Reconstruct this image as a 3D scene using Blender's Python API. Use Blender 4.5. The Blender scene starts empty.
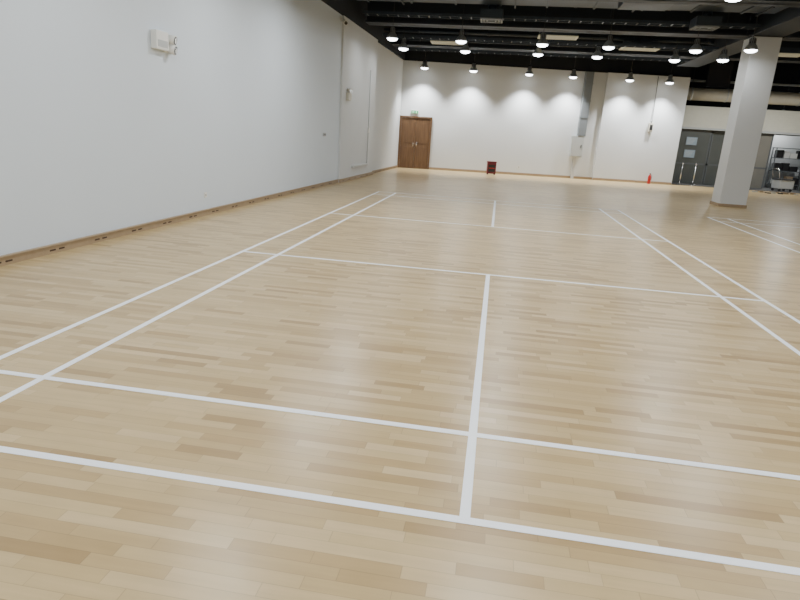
import bpy, bmesh, math, random
from mathutils import Vector, Matrix
random.seed(4)
SC=bpy.context.scene; COL=bpy.context.collection

# ---------------------------------------------------------------- materials
def mat(name,col,rough=.6,metal=0,noise=0,nscale=8,bump=0,bscale=60,emit=None,estr=0,coat=0,spec=None):
    m=bpy.data.materials.new(name);m.use_nodes=True
    nt=m.node_tree;b=nt.nodes["Principled BSDF"]
    b.inputs["Base Color"].default_value=(*col,1)
    b.inputs["Roughness"].default_value=rough;b.inputs["Metallic"].default_value=metal
    if coat:b.inputs["Coat Weight"].default_value=coat
    if spec is not None:b.inputs["Specular IOR Level"].default_value=spec
    if emit:
        b.inputs["Emission Color"].default_value=(*emit,1);b.inputs["Emission Strength"].default_value=estr
    tc=nt.nodes.new("ShaderNodeTexCoord")
    if noise:
        n=nt.nodes.new("ShaderNodeTexNoise");n.inputs["Scale"].default_value=nscale;n.inputs["Detail"].default_value=4
        nt.links.new(tc.outputs["Object"],n.inputs["Vector"])
        r=nt.nodes.new("ShaderNodeMix");r.data_type='RGBA'
        r.inputs[6].default_value=tuple(c*(1-noise) for c in col)+(1,)
        r.inputs[7].default_value=tuple(min(1,c*(1+noise)) for c in col)+(1,)
        nt.links.new(n.outputs["Fac"],r.inputs[0]);nt.links.new(r.outputs[2],b.inputs["Base Color"])
    if bump:
        n2=nt.nodes.new("ShaderNodeTexNoise");n2.inputs["Scale"].default_value=bscale;n2.inputs["Detail"].default_value=3
        nt.links.new(tc.outputs["Object"],n2.inputs["Vector"])
        bp=nt.nodes.new("ShaderNodeBump");bp.inputs["Strength"].default_value=bump;bp.inputs["Distance"].default_value=.01
        nt.links.new(n2.outputs["Fac"],bp.inputs["Height"]);nt.links.new(bp.outputs[0],b.inputs["Normal"])
    return m
M={}
M['wall']=mat("white_wall_paint",(.67,.735,.79),.55,noise=.02,nscale=1.2,bump=.06,bscale=40)
M['wallf']=mat("off_white_wall_paint",(.66,.68,.68),.7,noise=.02,nscale=1.5)
M['black']=mat("black_ceiling_paint",(.005,.008,.013),.8,noise=.3)
M['steel']=mat("dark_blue_steel",(.009,.015,.023),.55,noise=.25)
M['duct']=mat("dark_duct_metal",(.025,.038,.055),.5,noise=.2)
M['white']=mat("white_plastic",(.8,.8,.76),.4,noise=.01)
M['trim']=mat("light_wood_trim",(.34,.25,.15),.5,noise=.15,nscale=12)
M['slot']=mat("dark_vent_slot",(.06,.035,.02),.8,noise=.1)
M['tape']=mat("white_court_line_paint",(.95,.98,1.0),.4,noise=.01)
M['red']=mat("red_paint",(.16,.008,.02),.4,noise=.1)
M['red2']=mat("bright_red_paint",(.5,.015,.015),.35,noise=.05)
M['dark']=mat("dark_plastic",(.02,.02,.022),.5,noise=.1)
M['grey']=mat("grey_metal",(.20,.22,.23),.5,noise=.08)
M['lgrey']=mat("light_grey_metal",(.48,.50,.49),.5,noise=.05)
M['conduit']=mat("painted_conduit",(.56,.57,.57),.5,noise=.03)
M['beige']=mat("beige_duct_skin",(.58,.56,.47),.6,noise=.1,nscale=4)
M['shutter']=mat("pale_shutter_panel",(.68,.67,.57),.55,noise=.06)
M['chrome']=mat("chrome",(.7,.7,.7),.2,1,noise=.02)
M['glass']=mat("grey_green_door_panel",(.085,.092,.082),.5,noise=.2,nscale=2)
M['glass2']=mat("taupe_door_panel",(.20,.19,.16),.5,noise=.2,nscale=2)
M['frame']=mat("dark_grey_frame",(.11,.12,.12),.5,noise=.1)
M['paper']=mat("notice_paper",(.30,.38,.44),.6,noise=.25,nscale=14)
M['green']=mat("green_exit_sign",(.02,.25,.08),.4,noise=.1,emit=(.05,.8,.25),estr=.35)
M['exitw']=mat("exit_sign_pictogram",(.6,.8,.65),.4,noise=.01,emit=(.8,1,.85),estr=.4)
M['lampin']=mat("lamp_lens",(1,1,1),.4,noise=.01,emit=(.93,.97,1),estr=14)
M['alu']=mat("lamp_aluminium",(.45,.48,.50),.4,.5,noise=.05)
M['conc']=mat("concrete_slab",(.10,.10,.095),.8,noise=.2,nscale=6,bump=.2)
M['grille_lit']=mat("lit_grille_glow",(.60,.57,.42),.5,noise=.05,emit=(1,.95,.7),estr=.1)  # white air grilles: yellowish lit look put into colour and faint emission
M['brown']=mat("cardboard_debris",(.3,.23,.15),.8,noise=.2)

def door_wood():
    m=bpy.data.materials.new("brown_door_veneer");m.use_nodes=True;nt=m.node_tree;b=nt.nodes["Principled BSDF"]
    tc=nt.nodes.new("ShaderNodeTexCoord");mp=nt.nodes.new("ShaderNodeMapping");mp.inputs["Scale"].default_value=(14,14,1.2)
    n=nt.nodes.new("ShaderNodeTexNoise");n.inputs["Scale"].default_value=1.5;n.inputs["Detail"].default_value=6
    r=nt.nodes.new("ShaderNodeValToRGB");r.color_ramp.elements[0].color=(.10,.05,.022,1);r.color_ramp.elements[1].color=(.18,.10,.045,1)
    r.color_ramp.elements[0].position=.3;r.color_ramp.elements[1].position=.7
    L=nt.links.new;L(tc.outputs["Object"],mp.inputs[0]);L(mp.outputs[0],n.inputs[0]);L(n.outputs[0],r.inputs[0]);L(r.outputs[0],b.inputs["Base Color"])
    b.inputs["Roughness"].default_value=.45
    return m
M['door']=door_wood()

def floor_mat():
    m=bpy.data.materials.new("maple_strip_floor");m.use_nodes=True;nt=m.node_tree;b=nt.nodes["Principled BSDF"];L=nt.links.new
    def math_(op,a,bv=None,c=None):
        n=nt.nodes.new("ShaderNodeMath");n.operation=op
        for i,v in enumerate((a,bv,c)):
            if v is None:continue
            if isinstance(v,(int,float)):n.inputs[i].default_value=v
            else:L(v,n.inputs[i])
        return n.outputs[0]
    tc=nt.nodes.new("ShaderNodeTexCoord");sx=nt.nodes.new("ShaderNodeSeparateXYZ");L(tc.outputs["Object"],sx.inputs[0])
    X,Y=sx.outputs[0],sx.outputs[1]
    W=.066;LEN=.46
    ys=math_('DIVIDE',Y,W);row=math_('FLOOR',ys);fy=math_('FRACT',ys)
    wn=nt.nodes.new("ShaderNodeTexWhiteNoise");wn.noise_dimensions='1D';L(row,wn.inputs["W"])
    xs=math_('ADD',math_('DIVIDE',X,LEN),math_('MULTIPLY',wn.outputs["Value"],37.0))
    xs=math_('ADD',xs,math_('MULTIPLY',math_('SINE',math_('MULTIPLY',xs,2.1)),.28))
    colm=math_('FLOOR',xs);fx=math_('FRACT',xs)
    cv=nt.nodes.new("ShaderNodeCombineXYZ");L(row,cv.inputs[0]);L(colm,cv.inputs[1])
    w2=nt.nodes.new("ShaderNodeTexWhiteNoise");w2.noise_dimensions='2D';L(cv.outputs[0],w2.inputs["Vector"])
    ramp=nt.nodes.new("ShaderNodeValToRGB");cr=ramp.color_ramp
    cr.elements[0].position=0;cr.elements[0].color=(.37,.25,.11,1)
    cr.elements[1].position=1;cr.elements[1].color=(.58,.44,.235,1)
    for ps,c in ((.1,(.43,.30,.135,1)),(.4,(.50,.365,.175,1)),(.75,(.54,.40,.20,1))):
        e=cr.elements.new(ps);e.color=c
    L(w2.outputs["Value"],ramp.inputs[0])
    mp=nt.nodes.new("ShaderNodeCombineXYZ");L(math_('MULTIPLY',X,2.2),mp.inputs[0]);L(math_('MULTIPLY',Y,34.),mp.inputs[1]);L(math_('MULTIPLY',w2.outputs["Value"],50.),mp.inputs[2])
    ng=nt.nodes.new("ShaderNodeTexNoise");ng.inputs["Scale"].default_value=1.;ng.inputs["Detail"].default_value=5;L(mp.outputs[0],ng.inputs["Vector"])
    big=nt.nodes.new("ShaderNodeTexNoise");big.inputs["Scale"].default_value=6;big.inputs["Detail"].default_value=3;L(tc.outputs["Object"],big.inputs["Vector"])
    g=math_('ADD',math_('MULTIPLY',ng.outputs["Fac"],.26),math_('MULTIPLY',big.outputs["Fac"],.14))
    g=math_('ADD',g,.80)
    ey=math_('LESS_THAN',math_('MINIMUM',fy,math_('SUBTRACT',1.,fy)),.022)
    ex=math_('LESS_THAN',math_('MINIMUM',fx,math_('SUBTRACT',1.,fx)),.004)
    seam=math_('MAXIMUM',ey,ex)
    g=math_('MULTIPLY',g,math_('SUBTRACT',1.,math_('MULTIPLY',seam,.22)))
    mx=nt.nodes.new("ShaderNodeVectorMath");mx.operation='SCALE';L(ramp.outputs[0],mx.inputs[0]);L(g,mx.inputs["Scale"])
    L(mx.outputs[0],b.inputs["Base Color"])
    rr=math_('ADD',math_('MULTIPLY',big.outputs["Fac"],.08),.26);L(rr,b.inputs["Roughness"])
    b.inputs["Specular IOR Level"].default_value=.4
    return m
M['floor']=floor_mat()

# ---------------------------------------------------------------- mesh builder
class MB:
    def __init__(s):s.bm=bmesh.new();s.mats=[]
    def mi(s,k):
        if k not in s.mats:s.mats.append(k)
        return s.mats.index(k)
    def _fin(s,vs,k,smooth=False):
        i=s.mi(k)
        for f in {f for v in vs for f in v.link_faces}:
            f.material_index=i;f.smooth=smooth
    def box(s,a,b,k,bev=0):
        a,b=Vector(a),Vector(b);r=bmesh.ops.create_cube(s.bm,size=1)['verts'];c=(a+b)/2;d=b-a
        for v in r:v.co=Vector((v.co.x*d.x,v.co.y*d.y,v.co.z*d.z))+c
        if bev:
            es={e for v in r for e in v.link_edges}
            o=bmesh.ops.bevel(s.bm,geom=list(es),offset=bev,segments=2,affect='EDGES',profile=.7)
            r=list({v for f in o['faces'] for v in f.verts}|{v for v in r if v.is_valid})
        s._fin(r,k);return s
    def cyl(s,a,b,r1,k,r2=None,seg=20,caps=True):
        a,b=Vector(a),Vector(b);r2=r1 if r2 is None else r2;d=b-a
        q=d.to_track_quat('Z','Y').to_matrix().to_4x4()
        r=bmesh.ops.create_cone(s.bm,cap_ends=caps,segments=seg,radius1=r1,radius2=r2,depth=d.length,matrix=Matrix.Translation((a+b)/2)@q)['verts']
        s._fin(r,k,True)
        for v in r:
            for f in v.link_faces:
                if len(f.verts)>4:f.smooth=False
        return s
    def lathe(s,c,prof,k,seg=24):
        c=Vector(c);rings=[]
        for rr,z in prof:
            rings.append([s.bm.verts.new(c+Vector((rr*math.cos(t*2*math.pi/seg),rr*math.sin(t*2*math.pi/seg),z))) for t in range(seg)])
        i=s.mi(k)
        for A,B in zip(rings,rings[1:]):
            for j in range(seg):
                f=s.bm.faces.new((A[j],A[(j+1)%seg],B[(j+1)%seg],B[j]));f.material_index=i;f.smooth=True
        return s
    def prism(s,xy,z0,z1,k):
        n=len(xy);A=[s.bm.verts.new((x,y,z0)) for x,y in xy];B=[s.bm.verts.new((x,y,z1)) for x,y in xy];i=s.mi(k)
        fs=[s.bm.faces.new(A[::-1]),s.bm.faces.new(B)]
        for j in range(n):fs.append(s.bm.faces.new((A[j],A[(j+1)%n],B[(j+1)%n],B[j])))
        for f in fs:f.material_index=i
        return s
    def obj(s,name,loc=(0,0,0),rz=0,parent=None,norm=True):
        if norm:bmesh.ops.recalc_face_normals(s.bm,faces=s.bm.faces)
        me=bpy.data.meshes.new(name);s.bm.to_mesh(me);s.bm.free()
        for k in s.mats:me.materials.append(M[k])
        o=bpy.data.objects.new(name,me);COL.objects.link(o);o.location=loc;o.rotation_euler=(0,0,rz)
        if parent:o.parent=parent
        return o

# ---------------------------------------------------------------- room frame
LWX=lambda y:-4.98+.0225*y          # left wall surface
FWY=lambda x:25.5+.14*x             # far wall surface
AL=-math.atan(.0225); AF=math.atan(.14)
WT=4.52; CT=5.9; XR=16; YB=-7; XE=7.68

MB().box((-6,YB,-.12),(XR,31.2,0),'floor').obj("floor")
MB().box((-6,YB,CT),(XR,31.2,CT+.15),'black').obj("ceiling")
w=MB()
w.box((-.3,YB,0),(0,15.1,WT),'wall');w.box((-.3,15.1,0),(.05,19.3,WT),'wallf');w.box((-.3,19.3,0),(-.08,25.3,WT),'wallf')
w.box((-.3,YB,WT),(-.02,25.3,CT),'black')
w.obj("wall_left",(-4.98,0,0),AL)
w=MB();k=1/math.cos(AF)
w.box((-5*k,0,0),(4.2*k,.3,WT),'wallf');w.box((4.2*k,-.16,0),(XE*k,.3,WT),'wallf');w.box((-5*k,.02,WT),(XE*k,.3,CT),'black')
w.obj("wall_far",(0,25.5,0),AF)
MB().box((XR,YB,0),(XR+.2,31.2,CT),'wallf').obj("wall_right")
MB().box((-6,YB-.2,0),(XR,YB,CT),'wallf').obj("wall_near")
w=MB();w.box((XE-.4,30,0),(XR,30.2,3.3),'wallf');w.box((XE-.4,30,3.3),(XR,30.2,CT),'black');w.obj("wall_alcove_back")
b=MB()
def lb(y0,y1,off):
    b.prism([(LWX(y0)+off,y0),(LWX(y1)+off,y1),(LWX(y1)+off+.035,y1),(LWX(y0)+off+.035,y0)],0,.085,'trim')
    b.prism([(LWX(y0)+off,y0),(LWX(y1)+off,y1),(LWX(y1)+off+.05,y1),(LWX(y0)+off+.05,y0)],.085,.1,'trim')
    y=y0+.15
    while y<y1-.3:
        for k in range(2):
            yy=y+k*.14
            b.prism([(LWX(yy)+off+.03,yy),(LWX(yy)+off+.03,yy+.09),(LWX(yy)+off+.0375,yy+.09),(LWX(yy)+off+.0375,yy)],.03,.048,'slot')
        y+=.75
lb(YB,15.1,0);lb(15.1,19.3,.05);lb(19.3,24.85,-.08)
b.obj("baseboard_left")
b=MB()
def fb(x0,x1,off=0):
    b.prism([(x0,FWY(x0)+off),(x1,FWY(x1)+off),(x1,FWY(x1)+off-.04),(x0,FWY(x0)+off-.04)],0,.1,'trim')
fb(-3.08,4.2);fb(4.2,XE,-.16);b.obj("baseboard_far")

# ---------------------------------------------------------------- court lines
def court(name,cx):
    h=.023;c=MB()
    R=lambda x0,x1,y0,y1,t:c.box((cx+x0,y0,.0003),(cx+x1,y1,t),'tape')
    for yy in (0,.76,4.72,8.68,12.64,13.4):R(-3.05-h,3.05+h,yy-h,yy+h,.002)
    for xx in (-3.05,-2.59,2.59,3.05):R(xx-h,xx+h,-h,13.4+h,.003)
    R(-h,h,0,4.72,.003);R(-h,h,8.68,13.4,.003)
    c.obj(name)
court("badminton_court_lines",0)
court("badminton_court_lines",8.21)

# ---------------------------------------------------------------- square column
c=MB();c.box((6.54,16.8,0),(7.28,17.5,4.66),'wallf',.012)
c.box((6.515,16.775,0),(7.305,17.525,.09),'trim',.004);c.obj("square_column")

# ---------------------------------------------------------------- door
d=MB()
W=1.42;H=2.18
d.box((0,-.03,0),(.07,.05,H+.06),'door');d.box((W-.07,-.03,0),(W,.05,H+.06),'door');d.box((0,-.03,H),(W,.05,H+.06),'door')
for x0,x1 in ((.075,W/2-.004),(W/2+.004,W-.075)):
    d.box((x0,.0,.01),(x1,.05,H-.005),'door',.004)
    d.box((x0+.1,-.008,.25),(x1-.1,.002,.95),'door',.004);d.box((x0+.1,-.008,1.1),(x1-.1,.002,H-.2),'door',.004)
for s in(-1,1):
    d.cyl((W/2+s*.07,-.05,.95),(W/2+s*.07,-.05,1.15),.012,'chrome');d.cyl((W/2+s*.07,-.05,.97),(W/2+s*.07,.01,.97),.008,'chrome');d.cyl((W/2+s*.07,-.05,1.13),(W/2+s*.07,.01,1.13),.008,'chrome')
d.obj("door_1",(-4.49,FWY(-4.49)-.055,0),AF)
e=MB();e.box((-.17,-.05,-.07),(.17,0,.08),'white',.006);e.box((-.155,-.054,-.055),(.155,-.049,.065),'green')
e.box((-.12,-.057,-.02),(-.02,-.053,.02),'exitw');e.cyl((.06,-.0575,.035),(.06,-.053,.035),.013,'exitw');e.box((.045,-.057,-.04),(.075,-.053,.02),'exitw');e.box((.075,-.057,-.005),(.11,-.053,.008),'exitw')
e.obj("exit_sign",(-3.87,FWY(-3.87),2.42),AF)

g=MB();g.box((-.16,-.22,1.85),(.18,0,4.5),'grey',.01)
for z in(2.6,3.3,4.0):g.box((-.175,-.235,z),(.195,0,z+.04),'grey')
g.obj("duct_riser",(3.42,FWY(3.42)-.004,0),AF)
g=MB();g.box((-.26,-.2,.95),(.26,0,1.85),'lgrey',.015);g.box((-.23,-.207,.98),(.23,-.2,1.82),'lgrey',.004);g.box((.15,-.225,1.35),(.18,-.2,1.47),'dark')
g.box((-.07,-.1,.0),(.05,0,.95),'conduit',.006)
g.obj("electrical_cabinet",(3.3,FWY(3.3)-.004,0),AF)
g=MB();g.cyl((.02,-.06,2.62),(-.02,-.03,4.5),.011,'dark',seg=8)
g.box((-.09,-.12,2.2),(.09,0,2.58),'beige',.03);g.box((-.06,-.13,2.28),(.06,-.12,2.5),'dark');g.cyl((0,-.06,2.58),(0.02,-.06,2.66),.03,'dark',r2=.012)
g.obj("wall_control_pendant",(6.35,FWY(6.35)-.165,0),AF)
g=MB();g.box((-.05,-.012,-.05),(.05,0,.05),'white',.004);g.box((-.02,-.015,-.02),(.02,-.012,.02),'dark');g.obj("wall_socket",(.9,FWY(.9)-.002,.35),AF)

g=MB();g.box((-.19,-.13,.04),(.19,.13,.5),'red',.012);g.box((-.205,-.145,.5),(.205,.145,.56),'red',.015)
g.box((-.14,-.137,.12),(.14,-.128,.42),'dark',.003);g.box((-.12,-.14,.26),(.12,-.136,.29),'red2')
for x in(-.15,.15):
    for y in(-.1,.1):g.box((x-.025,y-.025,0),(x+.025,y+.025,.045),'dark')
g.cyl((-.07,-.15,.545),(.07,-.15,.545),.01,'dark')
g.obj("fire_extinguisher_box",(-.3,24.5,0),AF)
g=MB();g.lathe((0,0,0),[(0,0),(.06,0),(.068,.02),(.068,.3),(.06,.34),(.03,.38),(.022,.4),(.022,.42),(0,.42)],'red2')
g.box((-.02,-.05,.42),(.02,.03,.45),'dark');g.box((-.012,-.11,.45),(.012,.02,.462),'dark');g.cyl((.02,0,.42),(.085,0,.36),.009,'dark',seg=8);g.cyl((.085,0,.36),(.08,0,.15),.009,'dark',seg=8)
g.obj("fire_extinguisher",(6.62,25.95,0))

# ---------------------------------------------------------------- left wall fixtures
def emergency(y,z):
    g=MB();g.box((0,-.30,-.12),(.09,.0,.12),'white',.012);g.box((.09,-.27,-.09),(.094,-.03,.0),'lgrey',.002)
    g.cyl((.045,0,.05),(.045,.24,.05),.016,'white',seg=10)
    for zz in(.055,-.075):
        g.cyl((.02,.1,zz),(.12,.12,zz-.02),.055,'white',r2=.068);g.cyl((.12,.12,zz-.02),(.126,.1212,zz-.0212),.056,'frame')
        g.cyl((.126,.1212,zz-.0212),(.129,.1218,zz-.0218),.04,'chrome')
    g.box((0,-.02,-.13),(.03,.2,.12),'white',.01)
    g.obj("emergency_light",(LWX(y)+.003,y,z),AL)
emergency(6.17,2.57)
def em2(y,z,off):
    g=MB();g.box((0,-.15,-.1),(.08,.15,.1),'beige',.012)
    for yy in(-.09,.09):
        g.cyl((.04,yy,.1),(.04,yy,.14),.014,'beige',seg=10);g.cyl((.01,yy,.18),(.1,yy,.17),.045,'beige',r2=.055);g.cyl((.1,yy,.17),(.103,yy,.17),.05,'chrome')
    g.obj("emergency_light",(LWX(y)+off+.003,y,z),AL)
em2(15.7,2.45,.05)
g=MB();g.box((0,-.12,-.045),(.014,.12,.045),'lgrey',.003)
for yy in(-.07,0,.07):g.box((.014,yy-.025,-.025),(.02,yy+.025,.025),'grey',.002)
g.obj("light_switch_panel",(LWX(13.7)+.002,13.7,1.36),AL)
for y in(7.24,):
    g=MB();g.box((0,-.043,-.043),(.012,.043,.043),'white',.003);g.box((.012,-.015,-.02),(.0135,-.008,.012),'dark');g.box((.012,.008,-.02),(.0135,.015,.012),'dark');g.obj("wall_socket",(LWX(y)+.002,y,.34),AL)
g=MB();g.box((0,-1.0,-.04),(.05,1.0,.04),'conduit',.006);g.box((.05,-.9,-.015),(.054,.9,.015),'lgrey')
g.cyl((.012,1.0,0),(.012,1.0,3.05),.011,'lgrey',seg=10);g.box((0,.93,1.05),(.05,1.07,1.22),'white',.01);g.obj("cable_trunking",(LWX(17.4)+.053,17.4,.4),AL)
g=MB();g.cyl((.03,0,.12),(.12,0,.06),.02,'white',seg=10);g.box((0,-.05,.05),(.03,.05,.18),'white',.004);g.cyl((.08,.02,.04),(.2,-.16,-.02),.055,'white',r2=.06);g.cyl((.2,-.16,-.02),(.205,-.17,-.024),.045,'dark');g.obj("security_camera",(LWX(14.9)+.003,14.9,4.3),AL)

# ---------------------------------------------------------------- ceiling structure
for y in (12.6,16.85,21.3):
    for xa,xb in((-4.4,6.44),(7.38,15.9)):
        g=MB();z0=4.67
        g.box((xa,y,z0),(xb,y+.55,z0+.06),'steel');g.box((xa,y+.22,z0),(xb,y+.33,CT),'steel');g.box((xa,y,CT-.1),(xb,y+.55,CT),'steel');g.obj("ceiling_beam")
g=MB();g.box((6.5,YB+.1,4.68),(7.32,24.2,5.5),'steel',.02);g.box((6.45,YB+.1,5.5),(7.37,24.2,CT),'steel');g.obj("main_girder")
for x in(-2.7,.1,3.6,9.5,12.5):
    g=MB();g.box((x-.06,2,5.35),(x+.06,24.4,5.45),'steel');g.box((x-.06,2,5.8),(x+.06,24.4,5.9),'steel')
    y=2
    while y<24:
        g.cyl((x,y,5.4),(x,y+.45,5.85),.02,'steel',seg=6);g.cyl((x,y+.45,5.85),(x,y+.9,5.4),.02,'steel',seg=6);y+=.9
    g.obj("roof_truss")
def vduct(y0,y1,z0,z1):
    g=MB();g.box((-4.3,y0,z0),(6.4,y1,z1),'duct')
    x=-4
    while x<6.3:g.box((x,y0-.03,z0-.03),(x+.05,y1+.03,z1+.03),'duct');x+=1.2
    for x in(-3,0,3,6):
        g.cyl((x,y0-.05,z0-.03),(x,y0-.05,CT),.008,'steel',seg=6);g.cyl((x,y1+.05,z0-.03),(x,y1+.05,CT),.008,'steel',seg=6);g.box((x-.02,y0-.08,z0-.06),(x+.02,y1+.08,z0-.03),'steel')
    g.obj("ventilation_duct")
vduct(14.4,15.3,4.95,5.3);vduct(22.6,23.4,4.85,5.25)
g=MB();g.box((-.55,-.42,0),(.55,.42,.5),'duct',.02);g.box((-.4,-.44,.08),(.4,-.42,.42),'steel')
for i in range(6):g.box((-.38,-.46,.1+i*.055),(.38,-.435,.12+i*.055),'grey')
g.cyl((.55,0,.25),(.95,0,.25),.18,'duct');
for sx in(-.5,.5):
    for sy in(-.38,.38):g.cyl((sx,sy,.5),(sx,sy,CT-4.72),.01,'steel',seg=6)
g.obj("ventilation_unit",(3.0,13.82,4.72))
def tray(y,z):
    g=MB();g.box((-4.3,y,z),(6.4,y+.02,z+.08),'duct');g.box((-4.3,y+.3,z),(6.4,y+.32,z+.08),'duct')
    x=-4.2
    while x<6.4:g.box((x,y,z),(x+.03,y+.32,z+.015),'duct');x+=.3
    for x in(-3.4,-.4,2.6,5.6):g.cyl((x,y+.16,z),(x,y+.16,CT),.008,'steel',seg=6);
    g.obj("cable_tray")
tray(16.0,4.75);tray(19.1,4.62);tray(22.1,4.62)
for y,z,r in((13.2,4.75,.05),(15.75,5.1,.06),(17.9,4.8,.04),(19.9,4.95,.06),(20.3,4.72,.035),(21.0,5.1,.05)):
    g=MB();g.cyl((-4.4,y,z),(6.45,y,z),r,'duct',seg=12)
    for x in(-3.2,-.8,1.6,4,6.3):
        g.cyl((x,y,z+r),(x,y,CT),.007,'steel',seg=6);g.cyl((x-.03,y,z),(x+.03,y,z),r*1.25,'duct',seg=12)
    g.obj("sprinkler_pipe")
for x,y in((4.2,20.0),(-2.2,20.4),(1.4,18.3),(8.6,20.0)):
    g=MB();g.box((-.56,-.28,.03),(.56,.28,.2),'duct');
    g.box((-.6,-.33,0),(.6,-.27,.03),'grille_lit');g.box((-.6,.27,0),(.6,.33,.03),'grille_lit');g.box((-.6,-.33,0),(-.54,.33,.03),'grille_lit');g.box((.54,-.33,0),(.6,.33,.03),'grille_lit')
    for i in range(9):g.box((-.55,-.25+i*.06,0),(.55,-.225+i*.06,.03),'grille_lit')
    for sx in(-.5,.5):g.cyl((sx,0,.2),(sx,0,CT-4.65),.008,'steel',seg=6)
    g.obj("ceiling_air_grille",(x,y,4.65))
for x,y in((-.6,15.6),(4.9,15.6)):
    g=MB();g.box((-.3,-.3,.03),(.3,.3,.25),'duct')
    for s in(.3,.22,.14):
        g.box((-s,-s,0),(s,-s+.04,.03),'grey');g.box((-s,s-.04,0),(s,s,.03),'grey');g.box((-s,-s,0),(-s+.04,s,.03),'grey');g.box((s-.04,-s,0),(s,s,.03),'grey')
    g.cyl((0,0,.25),(0,0,.4),.12,'duct')
    g.obj("square_air_diffuser",(x,y,4.6))

# ---------------------------------------------------------------- high bay lamps
def lamp_mesh():
    g=MB()
    g.lathe((0,0,0),[(.165,0),(.17,.012),(.155,.05),(.125,.11),(.085,.155),(.07,.17),(.07,.29),(.05,.31),(0,.315)],'alu')
    for i in range(10):
        a=i*math.pi/5;g.box((math.cos(a)*.08-.006,math.sin(a)*.08-.006,.17),(math.cos(a)*.08+.006,math.sin(a)*.08+.006,.285),'dark')
    g.lathe((0,0,0),[(.158,.004),(.15,-.018),(.12,-.045),(.07,-.062),(0,-.068)],'lampin')
    g.cyl((0,0,.31),(0,0,1.7),.008,'dark',seg=6)
    o=g.obj("tmp",norm=False);me=o.data;bpy.data.objects.remove(o);return me
LM=lamp_mesh()
def lamp(x,y,z,power,spot=None):
    o=bpy.data.objects.new("high_bay_lamp",LM);COL.objects.link(o);o.location=(x,y,z)
    if spot:
        l=bpy.data.lights.new("lamp_spot",'SPOT');l.spot_size=spot;l.spot_blend=.9;l.shadow_soft_size=.09;zz=-.12
    else:
        l=bpy.data.lights.new("lamp_glow",'AREA');l.shape='DISK';l.size=.3;zz=-.08
    l.energy=power;l.color=(.96,.98,1)
    a=bpy.data.objects.new("lamp_bulb",l);COL.objects.link(a);a.parent=o;a.location=(0,0,zz)
XS=(-3.5,-1.45,.88,2.72,5.05)
for y in(16.6,18.7):
    for x in XS+(6.3,10.2):lamp(x,y if x!=6.3 else y-.5,4.2,14)
for x in XS+(6.7,):lamp(x,FWY(x)-.62-(.16 if x>4 else 0),4.2,720,math.radians(108))
for x in(9.4,12.2):lamp(x,25.2,4.2,110)  # added lamps, none seen here; they brighten the alcove front
lamp(12.8,29.3,3.3,40)  # unseen lamp added to light the space behind the service doors
for y in(-3,.4,3.8,7.2,10.2):
    for x in(-3.0,.3,3.8,9.0):lamp(x,y,4.2,64)

# ---------------------------------------------------------------- alcove on the far right
a=MB();a.box((XE+.02,26.7,.0),(XR,30,.02),'conc');a.obj("floor_concrete")
g=MB();g.cyl((7.9,27.8,3.98),(15.9,27.8,3.98),.27,'beige',seg=28)
for x in(8.2,9.7,11.2,12.7,14.2,15.6):g.cyl((x-.03,27.8,3.98),(x+.03,27.8,3.98),.285,'lgrey',seg=28);g.cyl((x,27.8,4.25),(x,27.8,CT),.01,'dark',seg=6)
g.obj("insulated_duct")
g=MB();g.box((8.9,28.2,4.35),(9.9,28.5,CT),'dark');g.box((11,28.2,4.2),(11.4,28.5,CT),'lgrey');g.cyl((7.8,28.4,4.6),(15.9,28.4,4.6),.05,'lgrey');g.obj("pipework")
g=MB();g.box((7.8,28.1,2.55),(15.9,28.5,3.5),'shutter',.02)
for i in range(9):g.box((7.8,28.06,2.6+i*.1),(15.9,28.1,2.64+i*.1),'shutter')
g.box((7.75,28.0,2.48),(15.9,28.5,2.56),'lgrey')
g.obj("roller_shutter")
g=MB()
for i,(x0,x1,yy) in enumerate(((7.8,9.55,28.2),(9.6,11.3,28.3),(11.35,12.2,28.2),(13.75,15.9,28.3))):
    k='glass' if i in(0,1,3) else 'glass2'
    g.box((x0,yy,.03),(x1,yy+.06,2.44),k,.006);g.box((x0,yy-.01,.03),(x0+.06,yy+.07,2.44),'frame');g.box((x1-.06,yy-.01,.03),(x1,yy+.07,2.44),'frame');g.box((x0,yy-.01,.9),(x1,yy+.07,.97),'frame');g.box((x0,yy-.01,2.37),(x1,yy+.07,2.44),'frame')
g.box((7.8,28.15,2.44),(15.9,28.42,2.48),'frame')
g.obj("sliding_service_doors")
g=MB()
for x in(-.7,.7):
    for y in(-.2,.2):g.box((x-.02,y-.02,0),(x+.02,y+.02,1.9),'grey')
for z in(.2,.8,1.4,1.86):g.box((-.72,-.22,z),(.72,.22,z+.03),'grey')
for z in(.23,.83,1.43):
    x=-.62
    while x<.4:
        ww=random.uniform(.22,.38);g.box((x,-.18,z),(x+ww,.15,z+random.uniform(.2,.38)),random.choice(['brown','lgrey','dark','white']),.01);x+=ww+.04
g.obj("storage_shelf",(13.6,29.5,.02))
for z in(1.95,1.38):
    g=MB();g.box((-.26,-.02,-.2),(.26,0,.2),'frame',.004);g.box((-.23,-.024,-.17),(.23,-.019,.17),'paper')
    for k in range(5):g.box((-.18,-.026,-.12+k*.055),(.05+.03*k,-.0235,-.105+k*.055),'lgrey')
    g.obj("notice_board",(8.72,28.19,z))
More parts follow.
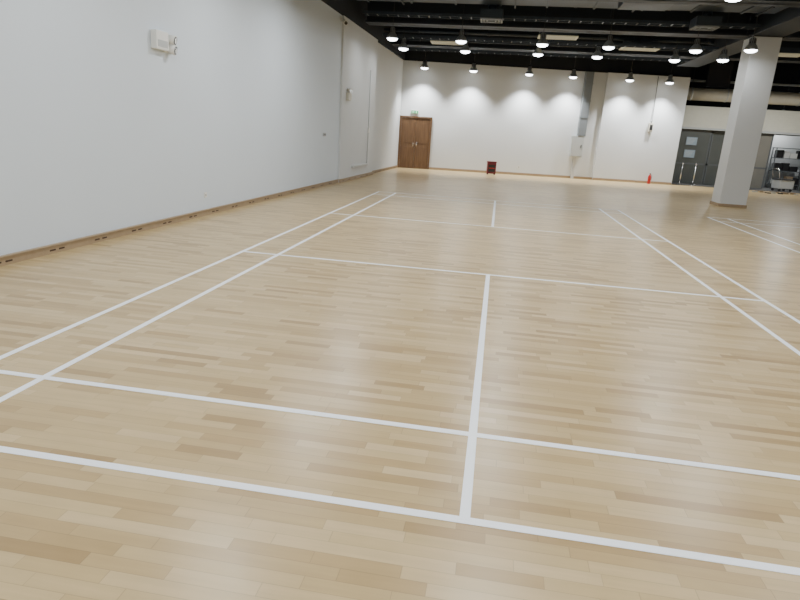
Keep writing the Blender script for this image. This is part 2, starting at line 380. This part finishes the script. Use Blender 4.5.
for x,y in((8.15,26.85),(8.75,26.95),(9.9,26.85)):
    g=MB();g.cyl((0,0,0),(0,0,.02),.13,'chrome');g.cyl((0,0,.02),(0,0,.9),.022,'chrome');g.lathe((0,0,.9),[(.022,0),(.035,.01),(.035,.05),(.02,.075),(0,.08)],'chrome');g.obj("barrier_post",(x,y,.02))
g=MB();g.box((-.35,-.25,.12),(.35,.25,.5),'lgrey',.02);g.box((-.38,-.28,.5),(.38,.28,.54),'dark',.01)
for x in(-.28,.28):
    for y in(-.2,.2):g.cyl((x,y-.02,.06),(x,y+.02,.06),.06,'dark')
    g.box((x-.02,-.02,.06),(x+.02,.02,.14),'grey')
g.cyl((-.36,-.2,.5),(-.5,-.2,.95),.014,'chrome');g.cyl((-.36,.2,.5),(-.5,.2,.95),.014,'chrome');g.cyl((-.5,-.2,.95),(-.5,.2,.95),.014,'chrome')
g.obj("utility_trolley",(12.6,27.2,.02),.3)
g=MB()
for i in range(14):
    x=random.uniform(-.8,.8);y=random.uniform(-.5,.5);s=random.uniform(.04,.12);h=random.uniform(.02,.1)
    g.box((x-s,y-s*.7,0),(x+s,y+s*.7,h),random.choice(['brown','dark','lgrey']),.004)
g.obj("debris_pile",(11.6,25.6,0))

# ---------------------------------------------------------------- world + camera
w=bpy.data.worlds.new("World");SC.world=w;w.use_nodes=True;w.node_tree.nodes["Background"].inputs[0].default_value=(.5,.55,.6,1);w.node_tree.nodes["Background"].inputs[1].default_value=.05
F,yaw,pi,ro,cx,cy,cz=593.34911,-0.14617,-0.27614,0.06275,-0.01148,-2.18467,1.55911
f=Vector((math.sin(yaw)*math.cos(pi),math.cos(yaw)*math.cos(pi),math.sin(pi)));r=Vector((math.cos(yaw),-math.sin(yaw),0));u=r.cross(f)
r2=r*math.cos(ro)+u*math.sin(ro);u2=-r*math.sin(ro)+u*math.cos(ro)
cd=bpy.data.cameras.new("camera");co=bpy.data.objects.new("camera",cd);COL.objects.link(co);SC.camera=co
cd.sensor_width=36;cd.lens=F*36/800;cd.clip_end=200
co.matrix_world=Matrix(((r2.x,u2.x,-f.x,cx),(r2.y,u2.y,-f.y,cy),(r2.z,u2.z,-f.z,cz),(0,0,0,1)))
